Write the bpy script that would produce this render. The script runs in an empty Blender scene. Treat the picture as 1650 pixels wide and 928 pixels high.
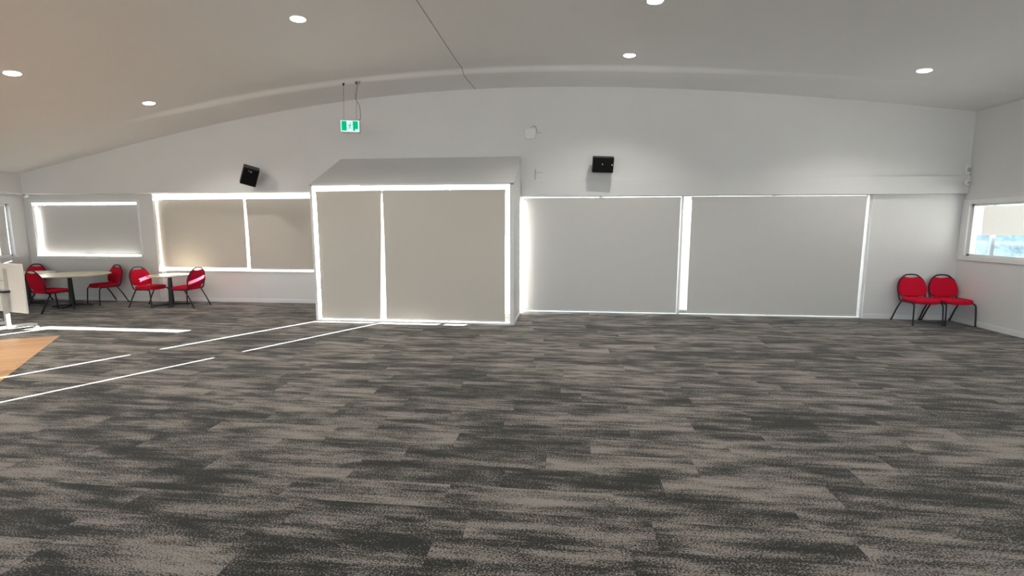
import bpy, bmesh, math, random
from mathutils import Vector, Matrix
random.seed(7)
PI = math.pi
C = bpy.context.scene.collection

# ---------------------------------------------------------------- materials
def nt(name):
    m = bpy.data.materials.new(name); m.use_nodes = True
    t = m.node_tree; t.nodes.clear()
    o = t.nodes.new('ShaderNodeOutputMaterial')
    return m, t, o
def N(t, kind, **kw):
    n = t.nodes.new(kind)
    for k, v in kw.items():
        if k.startswith('i_'):
            key = k[2:]
            n.inputs[int(key) if key.isdigit() else key].default_value = v
        else: setattr(n, k, v)
    return n
def L(t, a, b): t.links.new(a, b)
def rgb(r, g, b):
    f = lambda c: (c/255/12.92) if c/255 <= .04045 else ((c/255+.055)/1.055)**2.4
    return (f(r), f(g), f(b), 1)
def pbr(name, col, rough=.5, metal=0, noise=0, nscale=20, bump=0, spec=.5, coat=0):
    m, t, o = nt(name)
    b = N(t, 'ShaderNodeBsdfPrincipled')
    b.inputs['Roughness'].default_value = rough; b.inputs['Metallic'].default_value = metal
    b.inputs['Specular IOR Level'].default_value = spec
    b.inputs['Coat Weight'].default_value = coat
    b.inputs['Base Color'].default_value = col
    if noise or bump:
        tc = N(t, 'ShaderNodeTexCoord'); nz = N(t, 'ShaderNodeTexNoise')
        nz.inputs['Scale'].default_value = nscale; nz.inputs['Detail'].default_value = 4
        L(t, tc.outputs['Object'], nz.inputs['Vector'])
        if noise:
            mp = N(t, 'ShaderNodeMapRange'); mp.inputs[1].default_value = .3; mp.inputs[2].default_value = .7
            mp.inputs[3].default_value = 1-noise; mp.inputs[4].default_value = 1+noise
            L(t, nz.outputs[0], mp.inputs[0])
            mx = N(t, 'ShaderNodeVectorMath', operation='SCALE'); mx.inputs[0].default_value = col[:3]
            L(t, mp.outputs[0], mx.inputs['Scale']); L(t, mx.outputs[0], b.inputs['Base Color'])
        if bump:
            bp = N(t, 'ShaderNodeBump'); bp.inputs['Strength'].default_value = bump; bp.inputs['Distance'].default_value = .002
            L(t, nz.outputs[0], bp.inputs['Height']); L(t, bp.outputs[0], b.inputs['Normal'])
    L(t, b.outputs[0], o.inputs[0])
    return m
def emit(name, col, s):
    m, t, o = nt(name)
    e = N(t, 'ShaderNodeEmission'); e.inputs[0].default_value = col; e.inputs[1].default_value = s
    L(t, e.outputs[0], o.inputs[0]); return m
def glass_mat():
    m, t, o = nt('clear_glazing')
    tr = N(t, 'ShaderNodeBsdfTransparent'); tr.inputs[0].default_value = (.96, .975, .985, 1)
    gl = N(t, 'ShaderNodeBsdfGlossy'); gl.inputs['Roughness'].default_value = .02
    ge = N(t, 'ShaderNodeNewGeometry'); dp = N(t, 'ShaderNodeVectorMath', operation='DOT_PRODUCT')
    L(t, ge.outputs['Normal'], dp.inputs[0]); L(t, ge.outputs['Incoming'], dp.inputs[1])
    ab = N(t, 'ShaderNodeMath', operation='ABSOLUTE'); L(t, dp.outputs['Value'], ab.inputs[0])
    iv = N(t, 'ShaderNodeMath', operation='SUBTRACT'); iv.inputs[0].default_value = 1; L(t, ab.outputs[0], iv.inputs[1])
    pw = N(t, 'ShaderNodeMath', operation='POWER'); pw.inputs[1].default_value = 5; L(t, iv.outputs[0], pw.inputs[0])
    fr = N(t, 'ShaderNodeMath', operation='MULTIPLY_ADD'); fr.inputs[1].default_value = .96; fr.inputs[2].default_value = .04; L(t, pw.outputs[0], fr.inputs[0])
    mx = N(t, 'ShaderNodeMixShader')
    L(t, fr.outputs[0], mx.inputs[0]); L(t, tr.outputs[0], mx.inputs[1]); L(t, gl.outputs[0], mx.inputs[2])
    L(t, mx.outputs[0], o.inputs[0]); return m
def blind_mat(name, col, trans=.0008):
    m, t, o = nt(name)
    tc = N(t, 'ShaderNodeTexCoord'); mp = N(t, 'ShaderNodeMapping'); mp.inputs['Scale'].default_value = (300, 300, 300)
    nz = N(t, 'ShaderNodeTexNoise'); nz.inputs['Scale'].default_value = 1
    L(t, tc.outputs['Object'], mp.inputs[0]); L(t, mp.outputs[0], nz.inputs['Vector'])
    r = N(t, 'ShaderNodeMapRange'); r.inputs[3].default_value = .95; r.inputs[4].default_value = 1.05
    L(t, nz.outputs[0], r.inputs[0])
    s = N(t, 'ShaderNodeVectorMath', operation='SCALE'); s.inputs[0].default_value = col[:3]; L(t, r.outputs[0], s.inputs['Scale'])
    d = N(t, 'ShaderNodeBsdfDiffuse'); L(t, s.outputs[0], d.inputs[0])
    tl = N(t, 'ShaderNodeBsdfTranslucent'); tl.inputs[0].default_value = (1, .78, .45, 1)
    mx = N(t, 'ShaderNodeMixShader'); mx.inputs[0].default_value = trans
    L(t, d.outputs[0], mx.inputs[1]); L(t, tl.outputs[0], mx.inputs[2]); L(t, mx.outputs[0], o.inputs[0]); return m
def carpet_mat():
    m, t, o = nt('carpet_planks')
    tc = N(t, 'ShaderNodeTexCoord'); sp = N(t, 'ShaderNodeSeparateXYZ'); L(t, tc.outputs['Object'], sp.inputs[0])
    def M(op, a, b=None, c=None):
        n = N(t, 'ShaderNodeMath', operation=op)
        for i, v in enumerate((a, b, c)):
            if v is None: continue
            if isinstance(v, (int, float)): n.inputs[i].default_value = v
            else: L(t, v, n.inputs[i])
        return n.outputs[0]
    X, Y = sp.outputs[0], sp.outputs[1]
    PW, PL = .25, 1.0
    row = M('FLOOR', M('DIVIDE', Y, PW))
    w1 = N(t, 'ShaderNodeTexWhiteNoise', noise_dimensions='1D'); L(t, row, w1.inputs['W'])
    xs = M('ADD', M('DIVIDE', X, PL), w1.outputs[0])
    col = M('FLOOR', xs)
    cv = N(t, 'ShaderNodeCombineXYZ'); L(t, row, cv.inputs[0]); L(t, col, cv.inputs[1])
    w2 = N(t, 'ShaderNodeTexWhiteNoise', noise_dimensions='3D'); L(t, cv.outputs[0], w2.inputs['Vector'])
    rs = N(t, 'ShaderNodeSeparateColor'); L(t, w2.outputs['Color'], rs.inputs[0])
    r1, r2, r3 = rs.outputs[0], rs.outputs[1], rs.outputs[2]
    # streak field, its own stretch of cloth for each plank
    def field(sx, sy, ox, oy, detail, rough):
        c = N(t, 'ShaderNodeCombineXYZ')
        L(t, M('ADD', M('MULTIPLY', X, sx), M('MULTIPLY', r1, ox)), c.inputs[0])
        L(t, M('ADD', M('MULTIPLY', Y, sy), M('MULTIPLY', r2, oy)), c.inputs[1])
        n = N(t, 'ShaderNodeTexNoise'); n.inputs['Scale'].default_value = 1; n.inputs['Detail'].default_value = detail
        n.inputs['Roughness'].default_value = rough
        L(t, c.outputs[0], n.inputs['Vector']); return n.outputs[0]
    streak = field(1.9, 8.5, 97, 71, 5.0, .62)
    fine = field(2.2, 48.0, 31, 57, 2.0, .6)
    broad = field(.8, 4.0, 0, 0, 2.0, .5)
    c2 = N(t, 'ShaderNodeCombineXYZ'); L(t, M('MULTIPLY', X, 95), c2.inputs[0]); L(t, M('MULTIPLY', Y, 150), c2.inputs[1])
    spk = N(t, 'ShaderNodeTexNoise'); spk.inputs['Scale'].default_value = 1; spk.inputs['Detail'].default_value = 1.5
    L(t, c2.outputs[0], spk.inputs['Vector'])
    s = M('ADD', M('MULTIPLY', M('SUBTRACT', streak, .5), 3.6), M('MULTIPLY', M('SUBTRACT', r3, .5), .42))
    s = M('ADD', s, M('MULTIPLY', M('SUBTRACT', broad, .5), 1.1))
    s = M('ADD', s, M('MULTIPLY', M('SUBTRACT', fine, .5), .8))
    s = M('ADD', s, M('MULTIPLY', M('SUBTRACT', spk.outputs[0], .5), 3.4))
    mr = N(t, 'ShaderNodeMapRange', interpolation_type='SMOOTHSTEP'); mr.inputs[1].default_value = -.42; mr.inputs[2].default_value = .50
    L(t, s, mr.inputs[0])
    rp = N(t, 'ShaderNodeValToRGB'); e = rp.color_ramp.elements
    e[0].position = 0; e[0].color = CARPET[0]
    e[1].position = 1; e[1].color = CARPET[3]
    k = e.new(.36); k.color = CARPET[1]
    k = e.new(.66); k.color = CARPET[2]
    L(t, mr.outputs[0], rp.inputs[0])
    # plank joint
    fy = M('FRACT', M('DIVIDE', Y, PW)); fx = M('FRACT', xs)
    b = N(t, 'ShaderNodeBsdfPrincipled'); b.inputs['Roughness'].default_value = .95; b.inputs['Specular IOR Level'].default_value = .15
    b.inputs['Sheen Weight'].default_value = .15
    edge = M('LESS_THAN', M('MINIMUM', M('MULTIPLY', M('MINIMUM', fy, M('SUBTRACT', 1, fy)), PW), M('MULTIPLY', M('MINIMUM', fx, M('SUBTRACT', 1, fx)), PL)), .0015)
    dk = N(t, 'ShaderNodeMix', data_type='RGBA', blend_type='MULTIPLY'); L(t, M('MULTIPLY', edge, .35), dk.inputs[0])
    L(t, rp.outputs[0], dk.inputs[6]); dk.inputs[7].default_value = (.3, .3, .3, 1)
    L(t, dk.outputs[2], b.inputs['Base Color'])
    bp = N(t, 'ShaderNodeBump'); bp.inputs['Strength'].default_value = .35; bp.inputs['Distance'].default_value = .004
    L(t, spk.outputs[0], bp.inputs['Height']); L(t, bp.outputs[0], b.inputs['Normal'])
    L(t, b.outputs[0], o.inputs[0]); return m
def timber_mat():
    m, t, o = nt('timber_planks')
    tc = N(t, 'ShaderNodeTexCoord'); mp = N(t, 'ShaderNodeMapping'); mp.inputs['Rotation'].default_value = (0, 0, -math.atan2(.51, .86))
    L(t, tc.outputs['Object'], mp.inputs[0])
    br = N(t, 'ShaderNodeTexBrick'); br.inputs['Color1'].default_value = rgb(200, 155, 114); br.inputs['Color2'].default_value = rgb(186, 138, 98)
    br.inputs['Mortar'].default_value = rgb(120, 80, 50); br.inputs['Scale'].default_value = 1
    br.inputs['Brick Width'].default_value = 1.2; br.inputs['Row Height'].default_value = .15; br.inputs['Mortar Size'].default_value = .004
    L(t, mp.outputs[0], br.inputs['Vector'])
    wv = N(t, 'ShaderNodeTexNoise'); ms = N(t, 'ShaderNodeMapping'); ms.inputs['Scale'].default_value = (2, 30, 1)
    L(t, mp.outputs[0], ms.inputs[0]); L(t, ms.outputs[0], wv.inputs['Vector']); wv.inputs['Scale'].default_value = 1.5
    mx = N(t, 'ShaderNodeMix', data_type='RGBA', blend_type='OVERLAY'); mx.inputs[0].default_value = .25
    L(t, br.outputs[0], mx.inputs[6]); L(t, wv.outputs[0], mx.inputs[7])
    b = N(t, 'ShaderNodeBsdfPrincipled'); b.inputs['Roughness'].default_value = .45; L(t, mx.outputs[2], b.inputs['Base Color'])
    L(t, b.outputs[0], o.inputs[0]); return m

CARPET = [rgb(38, 39, 35), rgb(68, 66, 61), rgb(102, 97, 91), rgb(148, 140, 133)]
MT = dict(
    wall=pbr('white_wall_paint', (.72, .718, .705, 1), .7, noise=.012, nscale=2),
    ceil=pbr('white_ceiling_paint', (.87, .868, .855, 1), .75, noise=.01, nscale=1.5),
    trim=pbr('white_gloss_trim', (.80, .80, .79, 1), .4, noise=.01),
    lit_white=pbr('lit_return_white', (.88, .88, .88, 1), .3, noise=.01),
    alum=pbr('white_powdercoat_aluminium', (.80, .81, .81, 1), .35, noise=.01),
    blind=blind_mat('beige_blind_fabric', (.60, .558, .495)),
    blind2=blind_mat('grey_blind_fabric', (.62, .61, .59)),
    blind_rail=pbr('blind_rail_grey', (.62, .61, .58, 1), .5, noise=.02),
    glass=glass_mat(),
    red=pbr('red_upholstery', rgb(200, 12, 48), .85, noise=.10, nscale=160, bump=.4, spec=.2),
    black=pbr('black_tube_metal', (.012, .012, .014, 1), .38, noise=.1),
    blackp=pbr('black_speaker_cabinet', (.010, .010, .011, 1), .55, noise=.15, nscale=60),
    grille=pbr('black_speaker_grille', (.004, .004, .004, 1), .8, noise=.3, nscale=300, spec=.2),
    cream=pbr('cream_laminate', rgb(232, 224, 196), .3, noise=.02, nscale=6),
    creamedge=pbr('cream_table_edging', rgb(205, 196, 170), .5, noise=.02),
    wlam=pbr('white_laminate', (.80, .79, .76, 1), .35, noise=.01),
    greym=pbr('silver_grey_metal', (.50, .51, .48, 1), .4, .2, noise=.03),
    dark=pbr('dark_plastic', (.03, .03, .03, 1), .5, noise=.1),
    wplas=pbr('white_plastic', (.78, .78, .76, 1), .4, noise=.01),
    frame5=pbr('backlit_window_frame', (.20, .24, .28, 1), .4, noise=.03),  # dark tone paints in the backlit shade on the side room frame
    cable=pbr('grey_cable', (.16, .155, .14, 1), .5, noise=.05),
    conduit=pbr('pale_grey_cable', (.46, .46, .45, 1), .5, noise=.03),
    joint=pbr('ceiling_joint_grey', (.30, .295, .28, 1), .7, noise=.05),
    lens=emit('downlight_lens', (1, .95, .86, 1), 22),
    signw=emit('lit_sign_white', (.72, 1, .95, 1), 1.0),
    signg=emit('lit_sign_green', (.0, .58, .24, 1), .85),
    signm=emit('lit_sign_pale_green', (.18, .62, .50, 1), .85),
    concrete=pbr('outdoor_concrete', (.45, .44, .42, 1), .8, noise=.1, nscale=3),
    render=pbr('outdoor_render', (.78, .78, .77, 1), .8, noise=.03, nscale=3),
    hedge=pbr('pale_hedge', (.10, .165, .20, 1), .8, noise=.5, nscale=9),
    carpet=carpet_mat(), timber=timber_mat(),
)
# ---------------------------------------------------------------- mesh helpers
def obj(name, bm, m, parent=None, smooth=False, bevel=0, seg=2):
    me = bpy.data.meshes.new(name)
    bmesh.ops.recalc_face_normals(bm, faces=bm.faces[:])
    bm.to_mesh(me); bm.free()
    if smooth:
        for p in me.polygons: p.use_smooth = True
    me.materials.append(MT[m] if isinstance(m, str) else m)
    o = bpy.data.objects.new(name, me); C.objects.link(o)
    if parent is not None: o.parent = parent
    if bevel:
        b = o.modifiers.new('bevel', 'BEVEL'); b.width = bevel; b.segments = seg; b.limit_method = 'ANGLE'
    return o
def B(*boxes):
    bm = bmesh.new()
    for b in boxes: add_box(bm, *b)
    return bm
def add_box(bm, x0, x1, y0, y1, z0, z1, mat=None):
    v = [bm.verts.new((x, y, z)) for x in (x0, x1) for y in (y0, y1) for z in (z0, z1)]
    for f in ((0, 1, 3, 2), (4, 6, 7, 5), (0, 4, 5, 1), (2, 3, 7, 6), (0, 2, 6, 4), (1, 5, 7, 3)):
        bm.faces.new([v[i] for i in f])
    if mat is not None: bmesh.ops.transform(bm, matrix=mat, verts=v)
    return v
def smooth_path(pts, sub=6, closed=False):
    P = [Vector(p) for p in pts]; n = len(P); out = []
    rng = range(n) if closed else range(n-1)
    for i in rng:
        p0 = P[(i-1) % n] if closed else P[max(i-1, 0)]
        p1 = P[i]; p2 = P[(i+1) % n] if closed else P[i+1]
        p3 = P[(i+2) % n] if closed else P[min(i+2, n-1)]
        for k in range(sub):
            t = k/sub
            out.append(.5*((2*p1)+(p2-p0)*t+(2*p0-5*p1+4*p2-p3)*t*t+(3*p1-p0-3*p2+p3)*t**3))
    if not closed: out.append(P[-1])
    return out
def add_tube(bm, pts, r, n=8, closed=False):
    P = [Vector(p) for p in pts]; m = len(P); rings = []
    nrm = None
    for i, p in enumerate(P):
        a = P[(i-1) % m] if closed else P[max(i-1, 0)]; b = P[(i+1) % m] if closed else P[min(i+1, m-1)]
        d = (b-a).normalized()
        if nrm is None:
            nrm = d.orthogonal().normalized()
        nrm = (nrm-d*nrm.dot(d)).normalized()
        bi = d.cross(nrm); rr = r[i] if isinstance(r, (list, tuple)) else r
        rings.append([bm.verts.new(p+nrm*math.cos(2*PI*k/n)*rr+bi*math.sin(2*PI*k/n)*rr) for k in range(n)])
    for i in range(m if closed else m-1):
        A, Bq = rings[i], rings[(i+1) % m]
        for k in range(n): bm.faces.new((A[k], A[(k+1) % n], Bq[(k+1) % n], Bq[k]))
    if not closed:
        bm.faces.new(rings[0][::-1]); bm.faces.new(rings[-1])
def tube(pts, r, n=8, closed=False):
    bm = bmesh.new(); add_tube(bm, pts, r, n, closed); return bm
def add_lathe(bm, prof, n=32, c=(0, 0, 0)):
    rings = []
    for r, z in prof:
        if r < 1e-6: rings.append([bm.verts.new((c[0], c[1], c[2]+z))])
        else: rings.append([bm.verts.new((c[0]+r*math.cos(2*PI*k/n), c[1]+r*math.sin(2*PI*k/n), c[2]+z)) for k in range(n)])
    for A, D in zip(rings, rings[1:]):
        for k in range(n):
            q = [A[k % len(A)], A[(k+1) % len(A)], D[(k+1) % len(D)], D[k % len(D)]]
            u = []
            for v in q:
                if v not in u: u.append(v)
            if len(u) > 2: bm.faces.new(u)
def lathe(prof, n=32, c=(0, 0, 0)):
    bm = bmesh.new(); add_lathe(bm, prof, n, c); return bm
def cushion(outline, th, f, prof=((1, 0), (1, .35), (.985, .7), (.95, .9), (.85, 1), (.6, 1.06), (.3, 1.1)), back=None):
    """padded shape: rings of the outline shrunk to its centre; f maps (u, v, w) to space"""
    n = len(outline); cu = sum(p[0] for p in outline)/n; cv = sum(p[1] for p in outline)/n
    bm = bmesh.new()
    def side(sgn, pr):
        rs = []
        for s, w in pr:
            rs.append([bm.verts.new(f(cu+(u-cu)*s, cv+(v-cv)*s, sgn*w*th/2)) for u, v in outline])
        c = bm.verts.new(f(cu, cv, sgn*pr[-1][1]*th/2))
        for A, D in zip(rs, rs[1:]):
            for k in range(n): bm.faces.new((A[k], A[(k+1) % n], D[(k+1) % n], D[k]))
        for k in range(n): bm.faces.new((rs[-1][k], rs[-1][(k+1) % n], c))
        return rs
    side(1, prof); side(-1, back or prof)
    bmesh.ops.remove_doubles(bm, verts=bm.verts[:], dist=1e-5)
    return bm
def prism(pts, axis, a, b):
    """polygon pts (2D) extruded along axis 0/1/2 from a to b"""
    def P(p, t):
        q = list(p); q.insert(axis, t); return q
    bm = bmesh.new()
    A = [bm.verts.new(P(p, a)) for p in pts]; D = [bm.verts.new(P(p, b)) for p in pts]
    bm.faces.new(A); bm.faces.new(D[::-1]); n = len(pts)
    for k in range(n): bm.faces.new((A[k], A[(k+1) % n], D[(k+1) % n], D[k]))
    return bm
# ---------------------------------------------------------------- scene-object helpers
def tag(o, label, cat, group=None):
    o['label'] = label; o['category'] = cat
    if group: o['group'] = group
    return o
def thing(name, label, cat, loc=(0, 0, 0), rz=0, group=None):
    o = bpy.data.objects.new(name, None); C.objects.link(o); o.empty_display_size = .1
    o.location = loc; o.rotation_euler = (0, 0, rz)
    return tag(o, label, cat, group)
def struct(name, bm, m, parent=None, **k):
    o = obj(name, bm, m, parent, **k)
    if parent is None: o['kind'] = 'structure'
    return o
def dup(root, loc, rz, label, group=None):
    r = root.copy(); C.objects.link(r); r.location = loc; r.rotation_euler = (0, 0, rz); r['label'] = label
    if group: r['group'] = group
    for ch in list(root.children):
        c = ch.copy(); C.objects.link(c); c.parent = r
        for g in list(ch.children):
            d = g.copy(); C.objects.link(d); d.parent = c
    return r

# ---------------------------------------------------------------- room dimensions (metres)
YU = 8.83        # upper back wall
YB = 8.80        # beam over the sliding doors
YP = 8.88        # wall panel right of the doors
YL = 9.28        # far left lower wall
YW = 9.40        # big left window bay
XR = 6.60
XLU, XLL = -11.12, -11.68
ZB = 2.275       # underside of the left bulkhead
YF = 7.69        # front of the entry box
VX0, VX1 = -4.19, -.88
YREAR = -5.0
_c = CEILPOLY = (None,)
def lagr():
    pts = [(-11.132, 2.662), (-10.144, 2.884), (-8.723, 3.176), (-7.361, 3.421), (-6.05, 3.657), (-4.789, 3.84), (-3.574, 3.962),
           (-2.4, 4.026), (-1.262, 4.046), (-.156, 4.039), (.919, 4.001), (1.968, 3.938), (2.991, 3.852), (3.991, 3.758), (4.967, 3.661), (5.923, 3.537), (6.561, 3.452)]
    import numpy as np
    X = np.array([p[0] for p in pts]); Z = np.array([p[1] for p in pts])
    return np.polyfit(X, Z, 5)
PC = [float(v) for v in lagr()]
def cz(x):
    z = 0
    for c in PC: z = z*x+c
    return z
def sstep(a, b, t):
    t = max(0, min(1, (t-a)/(b-a))); return t*t*(3-2*t)
def ceil_z(x, y):
    """arched ceiling; near the back wall the sheets rise a little, then step down in a soft fold"""
    f = sstep(-8.6, -6.0, x)*(1-.85*sstep(1.0, 4.6, x))
    d = .012*sstep(7.2, 7.68, y)-.058*sstep(7.72, 7.85, y)+.046*sstep(7.95, 8.83, y)
    x0 = -3.47-.254*(y-5)
    v = .010*math.exp(-((x-x0)/.22)**2)*(1-sstep(7.2, 7.7, y))
    return cz(x)+d*f+v

# ---------------------------------------------------------------- shell
fl = bmesh.new(); add_box(fl, -12.2, 6.8, YREAR, YW+.02, -.12, 0)
struct('floor', fl, 'carpet')
s, fdir = Vector((.63, -.777)), Vector((-.86, -.51))
P0 = Vector((-7.397, 6.133)); q = [P0, P0+s*5, P0+s*5+fdir*4.8, P0+fdir*4.8]
struct('timber_floor', prism([(p.x, p.y) for p in q], 2, -.02, .004), 'timber')

def grid(nx, ny, fn):
    bm = bmesh.new(); V = [[bm.verts.new(fn(i/nx, j/ny)) for j in range(ny+1)] for i in range(nx+1)]
    for i in range(nx):
        for j in range(ny): bm.faces.new((V[i][j], V[i+1][j], V[i+1][j+1], V[i][j+1]))
    return bm
ys = [YREAR+(6.9-YREAR)*k/24 for k in range(24)]+[6.9+(YU+.05-6.9)*k/64 for k in range(65)]
bm = bmesh.new(); nx = 110; rows = []
for i in range(nx+1):
    x = XLU-.05+(XR+.10-XLU)*i/nx
    rows.append([bm.verts.new((x, y, ceil_z(x, y))) for y in ys])
for i in range(nx):
    for j in range(len(ys)-1): bm.faces.new((rows[i][j], rows[i+1][j], rows[i+1][j+1], rows[i][j+1]))
ce = struct('ceiling', bm, 'ceil', smooth=True)
so = ce.modifiers.new('thickness', 'SOLIDIFY'); so.thickness = .06; so.offset = -1
# solidify outward (up): flip if needed
if ce.data.polygons[0].normal.z > 0: so.offset = 1
# straight expansion joint in the ceiling lining
bm = bmesh.new(); xj = -1.645
pa = [(xj, y, ceil_z(xj, y)-.002) for y in ys if y > -1]
A = [[bm.verts.new((p[0]+dx, p[1], p[2]+dz)) for p in pa] for dx, dz in ((-.005, 0), (.005, 0), (.005, .006), (-.005, .006))]
for k in range(4):
    for j in range(len(pa)-1): bm.faces.new((A[k][j], A[(k+1) % 4][j], A[(k+1) % 4][j+1], A[k][j+1]))
struct('trim_1', bm, 'joint')

# back wall: upper part under the arch, left bulkhead, lower left wall, wall panel right of the doors
bm = bmesh.new()
def gable(bm, x0, x1, zlow, y0, y1, n):
    for i in range(n):
        a = x0+(x1-x0)*i/n; b = x0+(x1-x0)*(i+1)/n
        za, zb = ceil_z(a, y0)+.03, ceil_z(b, y0)+.03
        v = [bm.verts.new(p) for p in ((a, y0, zlow), (b, y0, zlow), (b, y0, zb), (a, y0, za), (a, y1, zlow), (b, y1, zlow), (b, y1, zb), (a, y1, za))]
        bm.faces.new((v[0], v[1], v[2], v[3])); bm.faces.new((v[5], v[4], v[7], v[6])); bm.faces.new((v[0], v[4], v[5], v[1])); bm.faces.new((v[3], v[2], v[6], v[7]))
gable(bm, XLU, -4.2, ZB, YU, YU+.2, 40); gable(bm, -4.2, -.82, 2.80, YU, YU+.2, 20); gable(bm, -.82, XR, 2.14, YU, YU+.2, 44)
bmesh.ops.remove_doubles(bm, verts=bm.verts[:], dist=1e-4)
add_box(bm, XLL-.2, -4.23, YU+.2, YW+.16, ZB, ZB+.15)                        # bulkhead underside over the recess
# far left lower wall with the opening of window 1
add_box(bm, XLL-.2, -11.49, YL, YW+.15, 0, ZB); add_box(bm, -8.985, -8.61, YL, YW+.15, 0, ZB)
add_box(bm, -11.49, -8.985, YL, YW+.15, 0, .965); add_box(bm, -11.49, -8.985, YL, YW+.15, 2.115, ZB)
# spandrel below the big window
add_box(bm, -8.61, -4.23, YW, YW+.15, 0, .665)
# panel right of the doors
add_box(bm, 5.195, XR+.02, YP, YP+.2, 0, 2.16)
struct('wall_back', bm, 'wall')
# beam over the sliding doors
struct('trim_2', B((-.80, XR, YB, YU+.12, 2.14, 2.435)), 'wall', bevel=.004)
# right wall with opening of window 3
bm = bmesh.new()
wy0, wy1, wz0, wz1 = 5.4, 8.73, 1.12, 1.965
add_box(bm, XR, XR+.15, YREAR, YP+.2, 0, wz0); add_box(bm, XR, XR+.15, YREAR, YP+.2, wz1, 3.55)
add_box(bm, XR, XR+.15, YREAR, wy0, wz0, wz1); add_box(bm, XR, XR+.15, wy1, YP+.2, wz0, wz1)
struct('wall_right', bm, 'wall')
# left wall: bulkhead over a recessed lower wall with window 4
bm = bmesh.new()
add_box(bm, XLU-.15, XLU, YREAR, YU+.2, ZB, 2.78); add_box(bm, XLL-.2, XLU-.15, YREAR, YU+.2, ZB, ZB+.15)
ly0, ly1, lz0, lz1 = 5.6, 9.0, .975, 2.075
add_box(bm, XLL-.2, XLL, YREAR, YL, 0, lz0); add_box(bm, XLL-.2, XLL, YREAR, YL, lz1, ZB)
add_box(bm, XLL-.2, XLL, YREAR, ly0, lz0, lz1); add_box(bm, XLL-.2, XLL, ly1, YL, lz0, lz1)
struct('wall_left', bm, 'wall')
# entry box: sloping lid, side walls
prof = [(YF-.03, 2.27), (YU+.02, 2.86), (YU+.02, 2.92), (YF-.03, 2.33)]
bm = prism([(YF-.03, 2.265), (YU+.03, 2.845), (YU+.03, 2.875), (YF-.03, 2.295)], 0, VX0-.04, -.82)
struct('trim_3', bm, 'wall')
side = [(YF-.03, 0), (YU+.1, 0), (YU+.1, 2.86), (YF-.03, 2.28)]
struct('wall_entry_right', prism(side, 0, -.88, -.82), 'wall')
struct('wall_entry_left', prism([(YF-.03, 0), (YW+.15, 0), (YW+.15, 2.86), (YU+.1, 2.86), (YF-.03, 2.28)], 0, VX0-.045, VX0), 'wall')
# baseboards
struct('baseboard_back', B((XLL, -8.61, YL-.014, YL, 0, .075), (-8.62, -4.24, YW-.014, YW, 0, .075), (5.195, XR, YP-.014, YP, 0, .085)), 'trim', bevel=.003)
struct('trim_4', B((-8.612, -8.54, YL-.006, YW+.0, 0, .66), (-8.63, -8.605, YL-.006, YL+.05, 0, ZB)), 'lit_white', bevel=.003)  # brighter white stands in for daylight on the window bay's return face
struct('baseboard_right', B((XR-.014, XR, YREAR, YP, 0, .085)), 'trim', bevel=.003)
struct('baseboard_left', B((XLL, XLL+.014, YREAR, YL, 0, .075)), 'trim', bevel=.003)
struct('baseboard_entry', B((-.82, -.808, YF-.03, YU+.05, 0, .06)), 'trim', bevel=.003)

# ---------------------------------------------------------------- windows and doors
def ring_boxes(x0, x1, z0, z1, y0, y1, w):
    return [(x0, x0+w, y0, y1, z0, z1), (x1-w, x1, y0, y1, z0, z1), (x0+w, x1-w, y0, y1, z0, z0+w), (x0+w, x1-w, y0, y1, z1-w, z1)]
# window 1: far left, deep reveal
w = struct('window_1', B(*ring_boxes(-11.49, -8.985, .965, 2.115, YW+.08, YW+.13, .035), (-10.26, -10.22, YW+.08, YW+.13, 1.0, 2.08)), 'alum')
struct('glass_pane', B((-11.46, -10.26, YW+.10, YW+.106, 1.0, 2.08)), 'glass', w); struct('glass_pane', B((-10.22, -9.02, YW+.10, YW+.106, 1.0, 2.08)), 'glass', w)
obj('architrave', B(*ring_boxes(-11.55, -8.925, .905, 2.175, YL-.012, YL, .06)), 'trim', w, bevel=.003)
# window 2: big left window
w = struct('window_2', B((-8.61, -8.57, YW+.03, YW+.09, .665, ZB), (-4.275, -4.235, YW+.03, YW+.09, .665, ZB), (-8.57, -4.275, YW+.03, YW+.09, .665, .69), (-8.57, -4.275, YW+.03, YW+.09, 2.25, ZB)), 'alum')
struct('glass_pane', B((-8.58, -4.27, YW+.06, YW+.066, .69, 2.25)), 'glass', w)
obj('window_sill', B((-8.61, -4.235, YW-.02, YW+.03, .65, .668)), 'trim', w, bevel=.003)
# window 3: right wall
w = struct('window_3', B((XR+.03, XR+.08, wy0, wy0+.04, wz0, wz1), (XR+.03, XR+.08, wy1-.04, wy1, wz0, wz1), (XR+.03, XR+.08, wy0, wy1, wz0, wz0+.03), (XR+.03, XR+.08, wy0, wy1, wz1-.03, wz1)), 'alum')
struct('glass_pane', B((XR+.05, XR+.056, wy0+.03, wy1-.03, wz0+.02, wz1-.02)), 'glass', w)
obj('architrave', B((XR-.016, XR, wy1, wy1+.14, wz0-.07, wz1+.075), (XR-.016, XR, wy0-.1, wy0, wz0-.07, wz1+.075), (XR-.016, XR, wy0, wy1, wz1, wz1+.075), (XR-.022, XR, wy0, wy1, wz0-.07, wz0)), 'trim', w, bevel=.003)
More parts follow.
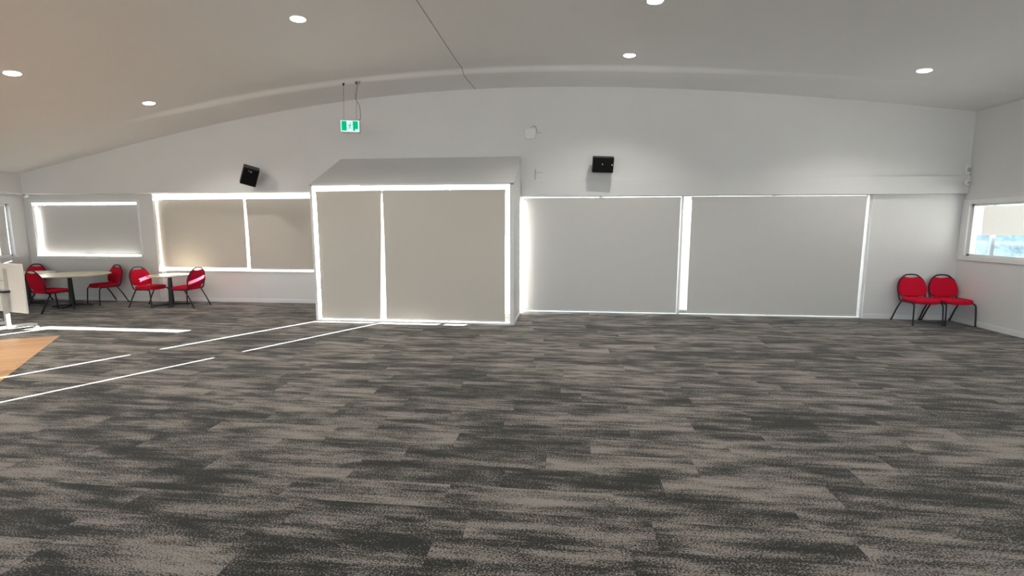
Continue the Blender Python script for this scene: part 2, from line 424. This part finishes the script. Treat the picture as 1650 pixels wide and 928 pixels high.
# window 4: left wall
w = struct('window_4', B((XLL-.12, XLL-.07, ly0, ly1, lz0, lz0+.03), (XLL-.12, XLL-.07, ly0, ly1, lz1-.03, lz1), (XLL-.12, XLL-.07, ly0, ly0+.03, lz0, lz1), (XLL-.12, XLL-.07, ly1-.03, ly1, lz0, lz1), (XLL-.12, XLL-.03, 8.70, 8.74, lz0, lz1)), 'alum')
struct('glass_pane', B((XLL-.10, XLL-.094, ly0, ly1, lz0+.02, lz1-.02)), 'glass', w)
obj('window_sill', B((XLL, XLL+.03, ly0-.05, ly1+.05, lz0-.03, lz0)), 'trim', w, bevel=.003)
# door 1: entry box front, two leaves with a mid rail
dy0, dy1 = YF+.02, YF+.07
def leaf(x0, x1, par):
    b = [(x0, x0+.03, dy0, dy1, .02, 2.26), (x1-.03, x1, dy0, dy1, .02, 2.26), (x0+.03, x1-.03, dy0, dy1, .02, .03), (x0+.03, x1-.03, dy0, dy1, 2.245, 2.26), (x0+.03, x1-.03, dy0, dy1, .545, .615)]
    f = obj('door_leaf', B(*b), 'alum', par)
    obj('glass_pane', B((x0+.02, x1-.02, dy0+.022, dy0+.028, .03, 2.25)), 'glass', f)
d = struct('door_1', B((VX0, VX1, YF-.01, YF+.10, 0, .018), (VX0, VX0+.008, YF-.01, YF+.10, 0, 2.27), (VX1-.008, VX1, YF-.01, YF+.10, 0, 2.27)), 'alum')
bb = [(VX0+.008, VX0+.014), ]
f = obj('door_leaf', B((-3.08, -3.005, dy0, dy1, .018, 2.265), (VX0+.008, -3.08, dy0, dy1, .018, .022), (VX0+.008, -3.08, dy0, dy1, .545, .615)), 'alum', d)
obj('glass_pane', B((VX0+.008, -3.08, dy0+.022, dy0+.028, .022, 2.265)), 'glass', f)
f = obj('door_leaf', B((-3.005, VX1-.008, dy0, dy1, .018, .022), (-3.005, -1.95, dy0, dy1, .545, .615), (-1.95, -1.87, dy0, dy1, .018, 2.265)), 'alum', d)
obj('glass_pane', B((-3.005, VX1-.008, dy0+.022, dy0+.028, .022, 2.265)), 'glass', f)
# door 2: wide sliding doors right of the entry box
d = struct('door_2', B((-.82, -.785, YP+.04, YP+.14, 0, 2.14), (5.165, 5.195, YP+.04, YP+.14, 0, 2.14), (-.785, 5.165, YP+.04, YP+.14, 0, .012), (2.045, 2.085, YB+.10, YP+.14, .012, 2.14)), 'alum')
for a, b in ((-.785, 2.045), (2.085, 5.165)):
    mid = (a+b)/2
    f = obj('door_leaf', B((mid-.035, mid+.035, YP+.06, YP+.1, .02, 2.14)), 'alum', d)
    obj('glass_pane', B((a, b, YP+.078, YP+.084, .02, 2.14)), 'glass', f)

# ---------------------------------------------------------------- roller blinds
def blind(label, x0, x1, y, z0, z1, mat='blind', taper=(0, 0), tube_r=.022, chain=None, along='x', top=None):
    """flat woven roller blind; taper narrows the lower left / right edge"""
    t = thing('roller_blind', label, 'blind', ((x0+x1)/2, y, z1) if along == 'x' else (y, (x0+x1)/2, z1), 0 if along == 'x' else PI/2, 'roller blinds pulled down')
    w = x1-x0
    nx, nz = 16, 24; bm = bmesh.new(); V = []
    H = z1-z0
    for side_y in (0, -.0016):
        S = []
        for i in range(nx+1):
            R = []
            for j in range(nz+1):
                u = i/nx; v = j/nz
                xl = -w/2+taper[0]*v; xr = w/2-taper[1]*v
                x = xl+(xr-xl)*u
                e = min(u, 1-u)*w
                cur = .010*math.exp(-(e/.05)**2)*math.sin(PI*v) + .003*math.sin(3.1*u+5*v)
                R.append(bm.verts.new((x, side_y+cur, -H*v)))
            S.append(R)
        V.append(S)
    for s_ in range(2):
        for i in range(nx):
            for j in range(nz): bm.faces.new((V[s_][i][j], V[s_][i+1][j], V[s_][i+1][j+1], V[s_][i][j+1]))
    for j in range(nz):
        for i in (0, nx): bm.faces.new((V[0][i][j], V[0][i][j+1], V[1][i][j+1], V[1][i][j]))
    for i in range(nx):
        for j in (0, nz): bm.faces.new((V[0][i][j], V[0][i+1][j], V[1][i+1][j], V[1][i][j]))
    obj('fabric', bm, mat, t, smooth=False)
    bm = bmesh.new(); add_tube(bm, [(-w/2-.001, tube_r, -.004-tube_r), (w/2+.001, tube_r, -.004-tube_r)], tube_r, 14)
    obj('roller_tube', bm, mat, t)
    obj('bottom_rail', B((-w/2+taper[0]+.003, w/2-taper[1]-.003, -.006, .006, -H-.004, -H+.022)), 'blind_rail', t, bevel=.004)
    for sx in (-1, 1):
        obj('end_bracket', B((sx*(w/2+.004)-.003, sx*(w/2+.004)+.003, -.005, .05, -.055, .004)), 'wplas', t)
    if chain:
        sx, zc = chain
        bm = bmesh.new(); xx = sx*(w/2+.006)
        add_tube(bm, smooth_path([(xx, -.012, -.02), (xx, -.016, -zc*.5), (xx+.004, -.016, -zc), (xx+.002, -.004, -zc-.02), (xx, .004, -zc), (xx, .004, -.02)], 5), .0025, 5)
        obj('bead_chain', bm, 'wplas', t)
    return t
blind('beige roller blind filling the small far left window', -11.465, -9.02, YL+.09, 1.00, 2.06, 'blind2', tube_r=.018)
blind('beige roller blind on the big left window, with a warm glow low down', -8.598, -6.63, YW-.04, .738, 2.165, 'blind', taper=(0, .012))
blind('beige roller blind between the window post and the entry box', -6.58, -4.29, YW-.04, .712, 2.165, 'blind', taper=(.012, 0))
blind('narrow beige roller blind at the left of the entry box front', -4.135, -3.004, YF-.02, .040, 2.185, 'blind', taper=(0, .09))
blind('wide beige roller blind at the right of the entry box front', -2.988, -.965, YF-.02, .045, 2.185, 'blind', taper=(-.0, 0), chain=(1, 1.05))
blind('grey roller blind over the left sliding door, beside the entry box', -.752, 2.012, YB+.03, .048, 2.115, 'blind2', taper=(0, 0))
blind('grey roller blind over the right sliding door, nearest the red chairs', 2.205, 5.068, YB+.03, .050, 2.122, 'blind2', taper=(0, .0))
blind('narrow pale roller blind on the left wall beside the corner', 8.765, 8.935, XLL-.05, 1.0, 2.04, 'blind2', along='y', tube_r=.018)
blind('pale roller blind on the left wall cut by the photo edge', 5.7, 8.675, XLL-.05, 1.02, 2.05, 'blind2', along='y', tube_r=.018)

# ---------------------------------------------------------------- stacking chairs
def make_chair():
    t = thing('stacking_chair', '', 'chair')
    ZS = .385
    # seat: rounded cushion, fuller at the front
    ol = []
    for k in range(40):
        a = 2*PI*k/40; cx = math.copysign(abs(math.cos(a))**.55, math.cos(a)); sy = math.copysign(abs(math.sin(a))**.6, math.sin(a))
        wv = .226-.018*(sy*.5+.5)
        ol.append((cx*wv, -.025+sy*(.225 if sy < 0 else .205)))
    def fs(u, v, w):
        drop = -.016*max(0, (-v-.12)/.13)**2
        return Vector((u, v, ZS+.012+drop+w - .006*(1-(u/.23)**2)*(1 if w < 0 else 0)))
    obj('seat', cushion(ol, .062, fs), 'red', t, smooth=True)
    # back pad
    half = [(0, .424), (.08, .427), (.15, .437), (.196, .455), (.213, .50), (.217, .555), (.211, .61), (.193, .662), (.163, .708), (.130, .738), (.100, .752), (.06, .744), (0, .738)]
    sm = [(p.x, p.z) for p in smooth_path([(x, 0, z) for x, z in half], 3)]
    ol = sm+[(-x, z) for x, z in sm[-2:0:-1]]
    lean = lambda z: .155+.075*((z-.40)/.38)
    def fb(u, v, w): return Vector((u, lean(v)-.028*(1-(u/.22)**2)*-1-.020+w, v))
    obj('backrest', cushion(ol, .042, fb), 'red', t, smooth=True)
    # black tube: seat rails running up into the looped back with its hand hold
    r = .0115; bm = bmesh.new()
    yb = lambda z: lean(z)+.004
    path = [(.212, -.205, .345), (.214, -.17, ZS-.022), (.212, .0, ZS-.026), (.207, .12, ZS-.02), (.205, .158, ZS+.02), (.209, yb(.46), .46), (.217, yb(.53), .53), (.215, yb(.60), .60), (.196, yb(.668), .668),
            (.166, yb(.718), .718), (.130, yb(.752), .752), (.105, yb(.771), .771), (.08, yb(.784), .784), (.045, yb(.790), .790), (0, yb(.792), .792)]
    full = path+[(-x, y, z) for x, y, z in path[-2::-1]]
    add_tube(bm, smooth_path(full, 4), r, 8)
    add_tube(bm, [(-.205, .13, ZS-.024), (.205, .13, ZS-.024)], .009, 6)
    add_tube(bm, [(-.21, -.13, ZS-.03), (.21, -.13, ZS-.03)], .009, 6)
    obj('frame', bm, 'black', t, smooth=True)
    for sx in (-1, 1):
        p = smooth_path([(sx*.222, -.252, .008), (sx*.219, -.240, .18), (sx*.216, -.228, .31), (sx*.213, -.212, .348), (sx*.214, -.17, ZS-.022)], 4)
        l = obj('leg', tube(p, r, 8), 'black', t, smooth=True)
        obj('rubber_foot', lathe([(0, 0), (.015, 0), (.015, .022), (.0118, .026), (0, .026)], 10, (sx*.222, -.252, 0)), 'dark', l)
        p = [(sx*.210, .085, ZS-.024), (sx*.216, .18, .20), (sx*.222, .272, .008)]
        l = obj('leg', tube(p, r, 8), 'black', t, smooth=True)
        obj('rubber_foot', lathe([(0, 0), (.015, 0), (.015, .022), (.0118, .026), (0, .026)], 10, (sx*.222, .272, 0)), 'dark', l)
    return t
ch = make_chair(); used = [False]
def place(x, y, rz, label, group):
    if not used[0]:
        used[0] = True; ch.location = (x, y, 0); ch.rotation_euler = (0, 0, rz); ch['label'] = label; ch['group'] = group; return
    dup(ch, (x, y, 0), rz, label, group)
G1 = 'red chairs in the right corner'; G2 = 'red chairs around the small tables'
place(5.860, 8.56, .0, 'red stacking chair in the right corner, left one of the pair', G1)
place(6.340, 8.56, .0, 'red stacking chair in the right corner, right one touching the side wall', G1)
place(-9.745, 7.97, PI-.16, 'red stacking chair seen from behind, in front of the big round table', G2)
place(-9.56, 8.95, -.30, 'red stacking chair with its back to the wall, right of the big round table', G2)
place(-8.33, 8.70, PI/2-.05, 'red stacking chair left of the small round table, sun stripe across its back', G2)
place(-7.51, 8.75, -PI/2, 'red stacking chair right of the small round table, under the glowing blind', G2)
place(-11.41, 8.94, .08, 'red stacking chair in the far left corner, half hidden by the folded table', G2)

# ---------------------------------------------------------------- cafe tables
def round_table(x, y, z, R, label, rz=.4):
    t = thing('round_table', label, 'table', (x, y, 0), rz, 'round cream tables')
    top = obj('tabletop', lathe([(0, z-.024), (R-.01, z-.024), (R-.006, z-.020), (R-.006, z-.002), (R-.010, z), (0, z)], 64), 'cream', t)
    obj('edge_band', lathe([(R-.006, z-.023), (R, z-.020), (R, z-.004), (R-.006, z-.001)], 64), 'creamedge', top, smooth=True)
    obj('column', lathe([(0, .05), (.052, .05), (.050, .09), (.042, .3), (.034, z-.06), (.034, z-.045), (.09, z-.04), (.09, z-.025), (0, z-.025)], 20), 'black', t)
    obj('base_hub', lathe([(0, .02), (.06, .02), (.062, .05), (.05, .065), (0, .065)], 20), 'black', t)
    for k in range(4):
        a = k*PI/2; rr = min(.34, R*.8)
        bm = bmesh.new(); M = Matrix.Rotation(a, 4, 'Z')
        prf = [(.02, .018), (rr, .006), (rr, .026), (.05, .058), (.02, .058)]
        f = prism([(u, w_) for u, w_ in prf], 1, -.022, .022)
        for v in f.verts:
            if v.co.x > .2: v.co.y *= .75
        bmesh.ops.transform(f, matrix=M, verts=f.verts[:])
        l = obj('foot', f, 'black', t, bevel=.004)
        obj('glide', lathe([(0, 0), (.014, 0), (.014, .008), (0, .008)], 10, (math.cos(a)*(rr-.02), math.sin(a)*(rr-.02), 0)), 'dark', l)
    return t
round_table(-9.89, 8.51, .655, .66, 'big round cream table on a black column between two red chairs')
round_table(-7.98, 8.83, .628, .385, 'small round cream table between two sunlit red chairs', .75)
round_table(-11.02, 8.62, .66, .47, 'round cream table in the far corner behind the folded white table', .2)

# ---------------------------------------------------------------- folded white flip-top table on castors
ft = thing('folding_table', 'white flip-top table with its top tipped upright, on castors at the left edge', 'table', (-8.34, 6.20, 0), math.radians(-14))
L0, L1 = -1.32, .40
obj('tabletop', B((L0, L1, .055, .083, .315, 1.055)), 'wlam', ft, bevel=.004)
obj('crossbeam', B((L0+.3, -.03, .012, .040, .615, .665)), 'greym', ft, bevel=.004)
for cx in (0, L0+.36):
    l = obj('leg', B((cx-.028, cx+.028, -.026, .026, .07, .66)), 'greym', ft, bevel=.006)
    obj('hinge_plate', B((cx-.024, cx+.024, .026, .056, .50, .98)), 'greym', l, bevel=.003)
    obj('pivot', B((cx-.034, cx+.06, -.03, .05, .615, .65)), 'dark', l, bevel=.004)
    obj('foot', tube([(cx, -.34, .078), (cx, -.26, .088), (cx, 0, .095), (cx, .26, .088), (cx, .34, .078)], [.018, .026, .030, .026, .018], 8), 'greym', ft, smooth=True)
    for sy in (-1, 1):
        cst = obj('castor', B((cx-.008, cx+.008, sy*.315-.012, sy*.315+.012, .045, .085)), 'dark', ft)
        for sx in (-1, 1):
            bm = bmesh.new(); add_tube(bm, [(cx+sx*.009, sy*.325, .030), (cx+sx*.026, sy*.325, .030)], .030, 16)
            obj('wheel', bm, 'wplas', cst)
lv = bmesh.new(); add_tube(lv, smooth_path([(-.02, -.03, .63), (-.08, -.05, .635), (-.16, -.05, .622), (-.24, -.045, .60)], 4), .009, 8)
obj('release_lever', lv, 'dark', ft, smooth=True)
bm = bmesh.new(); add_tube(bm, [(L0+.36, .02, .80), (-.02, .02, .80)], .010, 8); obj('tie_rod', bm, 'greym', ft)

# ---------------------------------------------------------------- exit sign
ex = thing('exit_sign', 'lit green running-man exit sign hanging from the ceiling on two wires', 'sign', (-3.545, 7.80, 3.235), math.radians(14))
W2, H2 = .155, .097
obj('housing', B((-W2, W2, -.022, .055, -H2, H2)), 'wplas', ex, bevel=.012, seg=3)
face = obj('sign_face', B((-W2+.008, W2-.008, -.028, -.0215, -H2+.008, H2-.008)), 'signw', ex, bevel=.003)
obj('green_panel', B((-.132, -.052, -.031, -.0275, -.073, .078)), 'signg', face)
bm = bmesh.new()
pts = [(.046, -.073), (.080, -.073), (.080, -.046), (.128, -.046), (.128, .078), (.046, .078)]  # corner notch bares the white face, a glare spot put into the shape
bm = prism(pts, 1, -.031, -.0275); obj('green_panel', bm, 'signg', face)
# running figure in the lit doorway
bm = bmesh.new()
def bar(a, b, w_):
    a = Vector((a[0], 0, a[1])); b = Vector((b[0], 0, b[1])); d = (b-a); n = Vector((-d.z, 0, d.x)).normalized()*w_/2
    v = [bm.verts.new(p+Vector((0, yy, 0))) for yy in (-.0315, -.0275) for p in (a+n, b+n, b-n, a-n)]
    for f in ((0, 1, 2, 3), (7, 6, 5, 4), (0, 4, 5, 1), (1, 5, 6, 2), (2, 6, 7, 3), (3, 7, 4, 0)): bm.faces.new([v[i] for i in f])
bar((.002, .030), (-.006, -.012), .024); bar((-.006, -.010), (.016, -.030), .011); bar((.016, -.030), (.010, -.056), .010)
bar((-.006, -.010), (-.014, -.036), .011); bar((-.014, -.036), (-.036, -.044), .009)
bar((.004, .026), (.026, .014), .008); bar((.026, .014), (.036, .024), .007); bar((.0, .026), (-.022, .018), .008); bar((-.022, .018), (-.030, .000), .007)
for k in range(12):
    a, b = 2*PI*k/12, 2*PI*(k+1)/12
    v = [bm.verts.new((.008+.011*math.cos(q_), -.0315, .050+.011*math.sin(q_))) for q_ in (a, b)]+[bm.verts.new((.008, -.0315, .050))]
    bm.faces.new(v)
obj('running_figure', bm, 'signm', face)
Rz = Matrix.Rotation(-math.radians(14), 3, 'Z')
for sx, cxw in ((-1, -3.632), (1, -3.413)):
    topw = Vector((cxw, 7.80, ceil_z(cxw, 7.80)-.005))-Vector((-3.545, 7.80, 3.235)); tl = Rz @ topw
    obj('hanging_wire', tube([(sx*.10, .015, H2-.003), (tl.x, tl.y, tl.z)], .0028, 6), 'cable', ex)
    obj('ceiling_cup', lathe([(0, -.035), (.013, -.035), (.019, 0), (0, 0)], 12, (tl.x, tl.y, tl.z)), 'dark', ex, smooth=True)
tl = Rz @ (Vector((-3.375, 7.80, ceil_z(-3.375, 7.80)-.005))-Vector((-3.545, 7.80, 3.235)))
obj('power_cord', tube(smooth_path([(tl.x, tl.y, tl.z), (tl.x-.02, tl.y, tl.z-.10), (tl.x-.055, tl.y, tl.z-.25), (tl.x+.0, tl.y-.01, tl.z-.38), (tl.x+.012, tl.y-.01, tl.z-.47), (.16, .015, H2+.03), (.10, .015, H2-.002)], 6), .0045, 6), 'cable', ex, smooth=True)
obj('ceiling_rose', lathe([(0, -.03), (.024, -.03), (.032, 0), (0, 0)], 16, (tl.x, tl.y, tl.z)), 'conduit', ex, smooth=True)

# ---------------------------------------------------------------- speakers
def speaker(label, loc, n, roll, w_, h_, d_, dots, wallp):
    t = thing('wall_speaker', label, 'speaker', loc, 0, 'black speakers on the back wall')
    n = Vector(n).normalized(); up = Vector((0, 0, 1)); r_ = (-n).cross(up).normalized(); u_ = r_.cross(-n)
    # r_ = picture right, u_ = up, n = outward
    M = Matrix((r_, -n, u_)).transposed().to_4x4() @ Matrix.Rotation(math.radians(roll), 4, 'Y')
    def T(bm): bmesh.ops.transform(bm, matrix=M, verts=bm.verts[:]); return bm
    cb = obj('cabinet', T(B((-w_/2, w_/2, 0, d_, -h_/2, h_/2))), 'blackp', t, bevel=.012, seg=2)
    obj('grille', T(B((-w_/2+.012, w_/2-.012, -.009, .002, -h_/2+.012, h_/2-.012))), 'grille', t, bevel=.006)
    for (a, b, s_) in dots:
        obj('badge', T(B((a-s_, a+s_, -.012, -.008, b-s_*1.3, b+s_*1.3))), 'wplas', t, bevel=.002)
    bk = M @ Vector((0, d_, 0)); wl = Vector(wallp)-Vector(loc)
    br_ = obj('bracket_arm', tube([bk*.98, bk+(wl-bk)*.5, wl], .014, 8), 'dark', t, smooth=True)
    obj('wall_plate', B((wl.x-.035, wl.x+.035, wl.y-.008, wl.y, wl.z-.06, wl.z+.06)), 'dark', br_, bevel=.003)
speaker('black speaker left of the entry box, tilted sideways above the big window', (-5.862, 8.50, 2.512), (.52, -.78, -.38), 16, .268, .335, .20, [(-.035, .115, .006), (.0, .105, .009)], (-5.97, YU, 2.56))
speaker('black speaker lying on its side on the beam right of the entry box', (.625, 8.50, 2.646), (-.02, -.95, -.22), 2.5, .358, .262, .20, [(-.012, .012, .007), (.150, .005, .008)], (.62, YU, 2.64))

# ---------------------------------------------------------------- small wall fittings
ap = thing('wifi_unit', 'small white rounded wall unit with a looped cable, high on the back wall', 'wall unit', (-.650, YU, 3.250))
ol = []
for k in range(48):
    a = 2*PI*k/48; ol.append((.103*math.copysign(abs(math.cos(a))**.5, math.cos(a)), .098*math.copysign(abs(math.sin(a))**.5, math.sin(a))))
obj('cover', cushion(ol, .036, lambda u, v, w_: Vector((u, -.02+w_, v)), prof=((1, 0), (1, .5), (.98, .85), (.93, 1), (.6, 1.05))), 'wplas', ap, smooth=True)
obj('status_light', lathe([(0, -.002), (.006, -.002), (.006, .002), (0, .002)], 12, (0, 0, 0)), 'wplas', ap)
ap.children[-1].matrix_local = Matrix.Translation((.0, -.040, -.062)) @ Matrix.Rotation(PI/2, 4, 'X')
obj('cable', tube(smooth_path([(.015, -.01, .100), (.045, -.016, .128), (.085, -.016, .122), (.110, -.014, .085), (.118, -.008, .030)], 6), .008, 8), 'conduit', ap, smooth=True)
obj('cable_clip', B((.105, .19, -.012, 0, .008, .022)), 'conduit', ap, bevel=.003)
st = thing('cable_conduit', 'short pale vertical conduit with a side spur, below the wifi unit', 'conduit', (-.555, YU, 2.525))
obj('pipe', B((-.010, .010, -.016, 0, -.085, .105)), 'conduit', st, bevel=.005)
obj('spur', B((.008, .125, -.010, 0, .040, .050)), 'conduit', st, bevel=.003)
sn = thing('motion_sensor', 'white boxed motion sensor in the upper right corner, above the beam end', 'sensor', (6.555, YU, 2.545))
obj('housing', B((-.040, .040, -.045, 0, -.085, .085)), 'wplas', sn, bevel=.012, seg=3)
obj('sensor_window', B((-.026, .026, -.050, -.044, -.055, .01)), 'conduit', sn, bevel=.004)
sn = thing('corner_detector', 'round white detector at the right end of the beam', 'sensor', (6.545, YB, 2.315))
M = Matrix.Rotation(PI/2, 4, 'X')
for nm, pr, mt in (('housing', [(0, 0), (.052, 0), (.050, .03), (.035, .055), (0, .060)], 'wplas'), ('lens', [(0, .055), (.020, .058), (.016, .068), (0, .071)], 'conduit')):
    f = lathe(pr, 20); bmesh.ops.transform(f, matrix=M, verts=f.verts[:]); obj(nm, f, mt, sn, smooth=True)
sn = thing('motion_sensor', 'white wedge motion sensor in the upper left corner below the ceiling', 'sensor', (XLU+.03, YU, 2.275))
bm = prism([(-.03, .0), (.075, .0), (.075, -.055), (.02, -.085), (-.03, -.06)], 1, -.03, .04); obj('housing', bm, 'wplas', sn, bevel=.008)
obj('sensor_window', B((.0, .055, -.036, -.029, -.05, -.015)), 'conduit', sn, bevel=.003)

# ---------------------------------------------------------------- recessed downlights
def slope(x, y):
    e = .05
    return Vector((-(ceil_z(x+e, y)-ceil_z(x-e, y))/(2*e), -(ceil_z(x, y+e)-ceil_z(x, y-e))/(2*e), 1)).normalized()
lab = {(-6.94, 5.57): 'round ceiling downlight at the far left edge', (-3.11, 5.57): 'round ceiling downlight upper left of the exit sign, nearest the camera',
       (.92, 5.60): 'round ceiling downlight cut off by the top of the photo', (-6.66, 7.28): 'round ceiling downlight above the big left window',
       (.866, 7.26): 'round ceiling downlight above the right speaker', (4.75, 7.29): 'round ceiling downlight above the red chairs in the right corner'}
SPOT = 115; TIMBER_FILL = 155
for (x, y), lb in lab.items():
    t = thing('ceiling_downlight', lb, 'light', (x, y, ceil_z(x, y)), 0, 'ceiling downlights')
    t.rotation_euler = Vector((0, 0, 1)).rotation_difference(slope(x, y)).to_euler()
    obj('trim_ring', lathe([(.082, .02), (.082, -.006), (.088, -.010), (.104, -.006), (.108, 0), (.108, .02)], 40), 'wplas', t, smooth=True)
    obj('lens', lathe([(0, -.022), (.04, -.020), (.066, -.014), (.080, -.004), (.083, .004), (0, .004)], 40), 'lens', t, smooth=True)
    ld = bpy.data.lights.new('downlight_beam', 'SPOT'); ld.energy = SPOT; ld.spot_size = math.radians(130); ld.spot_blend = .6; ld.shadow_soft_size = .06
    ld.color = (1, .965, .88)
    lo = bpy.data.objects.new('downlight_beam', ld); C.objects.link(lo); lo.parent = t; lo.location = (0, 0, -.03)

def beam(x, y, e, z=None, c=(1, .965, .88), kind='SPOT', r=.06, name='downlight_beam', cone=126):
    ld = bpy.data.lights.new(name, kind); ld.energy = e; ld.shadow_soft_size = r; ld.color = c
    if kind == 'SPOT': ld.spot_size = math.radians(cone); ld.spot_blend = .6
    lo = bpy.data.objects.new(name, ld); C.objects.link(lo); lo.location = (x, y, ceil_z(x, y)-.03 if z is None else z)
for y in (3.86, 2.15, .44, -1.3):                       # unseen lamps added for brightness, carrying the downlight rows behind and above the camera
    for x in (-6.9, -3.1, .9, 4.75): beam(x, y, SPOT*.28)
for x, y in ((-8.4, 4.6), (-9.7, 5.4), (-7.2, 3.4), (-8.6, 3.0), (-10.2, 3.8)): beam(x, y, TIMBER_FILL, None, (.98, 1, .84), 'SPOT', .06, 'timber_fill_lamp', 80)  # unseen fill lamps added over the timber floor to brighten the left side

# ---------------------------------------------------------------- outdoors and side room
struct('ground', B((-60, 60, -40, 90, -.3, -.14)), 'concrete')
struct('paving', B((VX0, VX1, YF+.10, YU+.4, -.14, -.005)), 'concrete')
struct('wall_added_sun_block', B((.25, 6.7, 10.6, 10.75, -.14, 3.3)), 'render')  # unseen wall added to keep the sun off the sliding doors
# side room seen through window 3
SX, SY = 6.75, 11.0
bx0, bx1 = 8.5, 12.5
bm = B((SX, 14.5, 3.0, SY, -.06, 0), (SX, 14.5, 3.0, SY+.15, 2.45, 2.55),
       (SX, bx0-.0, SY, SY+.15, 0, 2.45), (bx0, 14.5, SY, SY+.15, 0, .93), (bx0, 14.5, SY, SY+.15, 2.10, 2.45), (SX-.14, SX, YP+.2, SY+.15, 0, 2.55),
       (14.5, 14.65, 3.0, SY+.15, 0, 1.0), (14.5, 14.65, 3.0, SY+.15, 2.2, 2.55), (14.5, 14.65, 7.6, SY+.15, 1.0, 2.2), (SX, 14.5, 2.85, 3.0, 0, 2.55))
struct('wall_side_room', bm, 'wall')
w = struct('window_5', B((bx0, 14.5, SY+.04, SY+.10, .93, .97), (bx0, 14.5, SY+.04, SY+.10, 2.06, 2.10), (bx0, bx0+.04, SY+.04, SY+.1, .97, 2.06), (8.83, 8.89, SY+.04, SY+.10, .97, 2.06), (9.92, 9.98, SY+.04, SY+.10, .97, 2.06), (11.5, 11.56, SY+.04, SY+.10, .97, 2.06)), 'frame5')
struct('glass_pane', B((bx0+.02, 14.5, SY+.07, SY+.076, .97, 2.06)), 'glass', w)
blind('white roller blind half lowered in the side room, seen through the right window', bx0+.06, 12.4, SY-.03, 1.425, 2.03, 'blind2')
rnd = random.Random(3)
def hedge(x0, x1, y, h):
    bm = bmesh.new(); bmesh.ops.create_icosphere(bm, subdivisions=4, radius=1)
    for v in bm.verts:
        n = v.co.copy(); k = 1+.16*math.sin(7*n.x+3)*math.sin(6*n.z+1)+.10*math.sin(19*n.x)*math.sin(17*n.y+13*n.z)+rnd.uniform(-.05, .05)
        v.co = Vector(((x0+x1)/2+n.x*k*(x1-x0)/2, y+n.y*k*.7, h*.45+n.z*k*h*.55-.14))
    return bm
tag(obj('garden_hedge', hedge(9.2, 18, 15.5, 1.6), 'hedge', smooth=True), 'pale hedge outside, seen low through the right window', 'hedge')

# ---------------------------------------------------------------- light
az, el = math.radians(28.0), math.radians(12.55)
dv = Vector((-math.sin(az)*math.cos(el), -math.cos(az)*math.cos(el), -math.sin(el)))
sd = bpy.data.lights.new('sun', 'SUN'); sd.energy = 135; sd.angle = math.radians(.4); sd.color = (1, .95, .88)
so_ = bpy.data.objects.new('sun', sd); C.objects.link(so_); so_.rotation_euler = dv.to_track_quat('-Z', 'Y').to_euler(); so_.location = (8, 20, 8)
wd = bpy.data.worlds.new('sky'); bpy.context.scene.world = wd; wd.use_nodes = True
bg = wd.node_tree.nodes['Background']; bg.inputs[0].default_value = (.80, .90, 1.0, 1); bg.inputs[1].default_value = 2.3

# ---------------------------------------------------------------- camera
sc = bpy.context.scene
cd = bpy.data.cameras.new('camera'); cam = bpy.data.objects.new('camera', cd); C.objects.link(cam)
cd.sensor_fit = 'HORIZONTAL'; cd.sensor_width = 36; cd.lens = 770/1650*36; cd.clip_start = .05; cd.clip_end = 300
yaw, pit = math.radians(6.3354), math.radians(7.3224)
fw = Vector((-math.sin(yaw)*math.cos(pit), math.cos(yaw)*math.cos(pit), -math.sin(pit)))
cam.location = (0, 0, 1.6); cam.rotation_euler = fw.to_track_quat('-Z', 'Y').to_euler()
sc.camera = cam
sc.view_settings.view_transform = 'Standard'; sc.view_settings.look = 'None'; sc.view_settings.gamma = 1
sc.view_settings.exposure = 0.12; sc.view_settings.use_curve_mapping = False
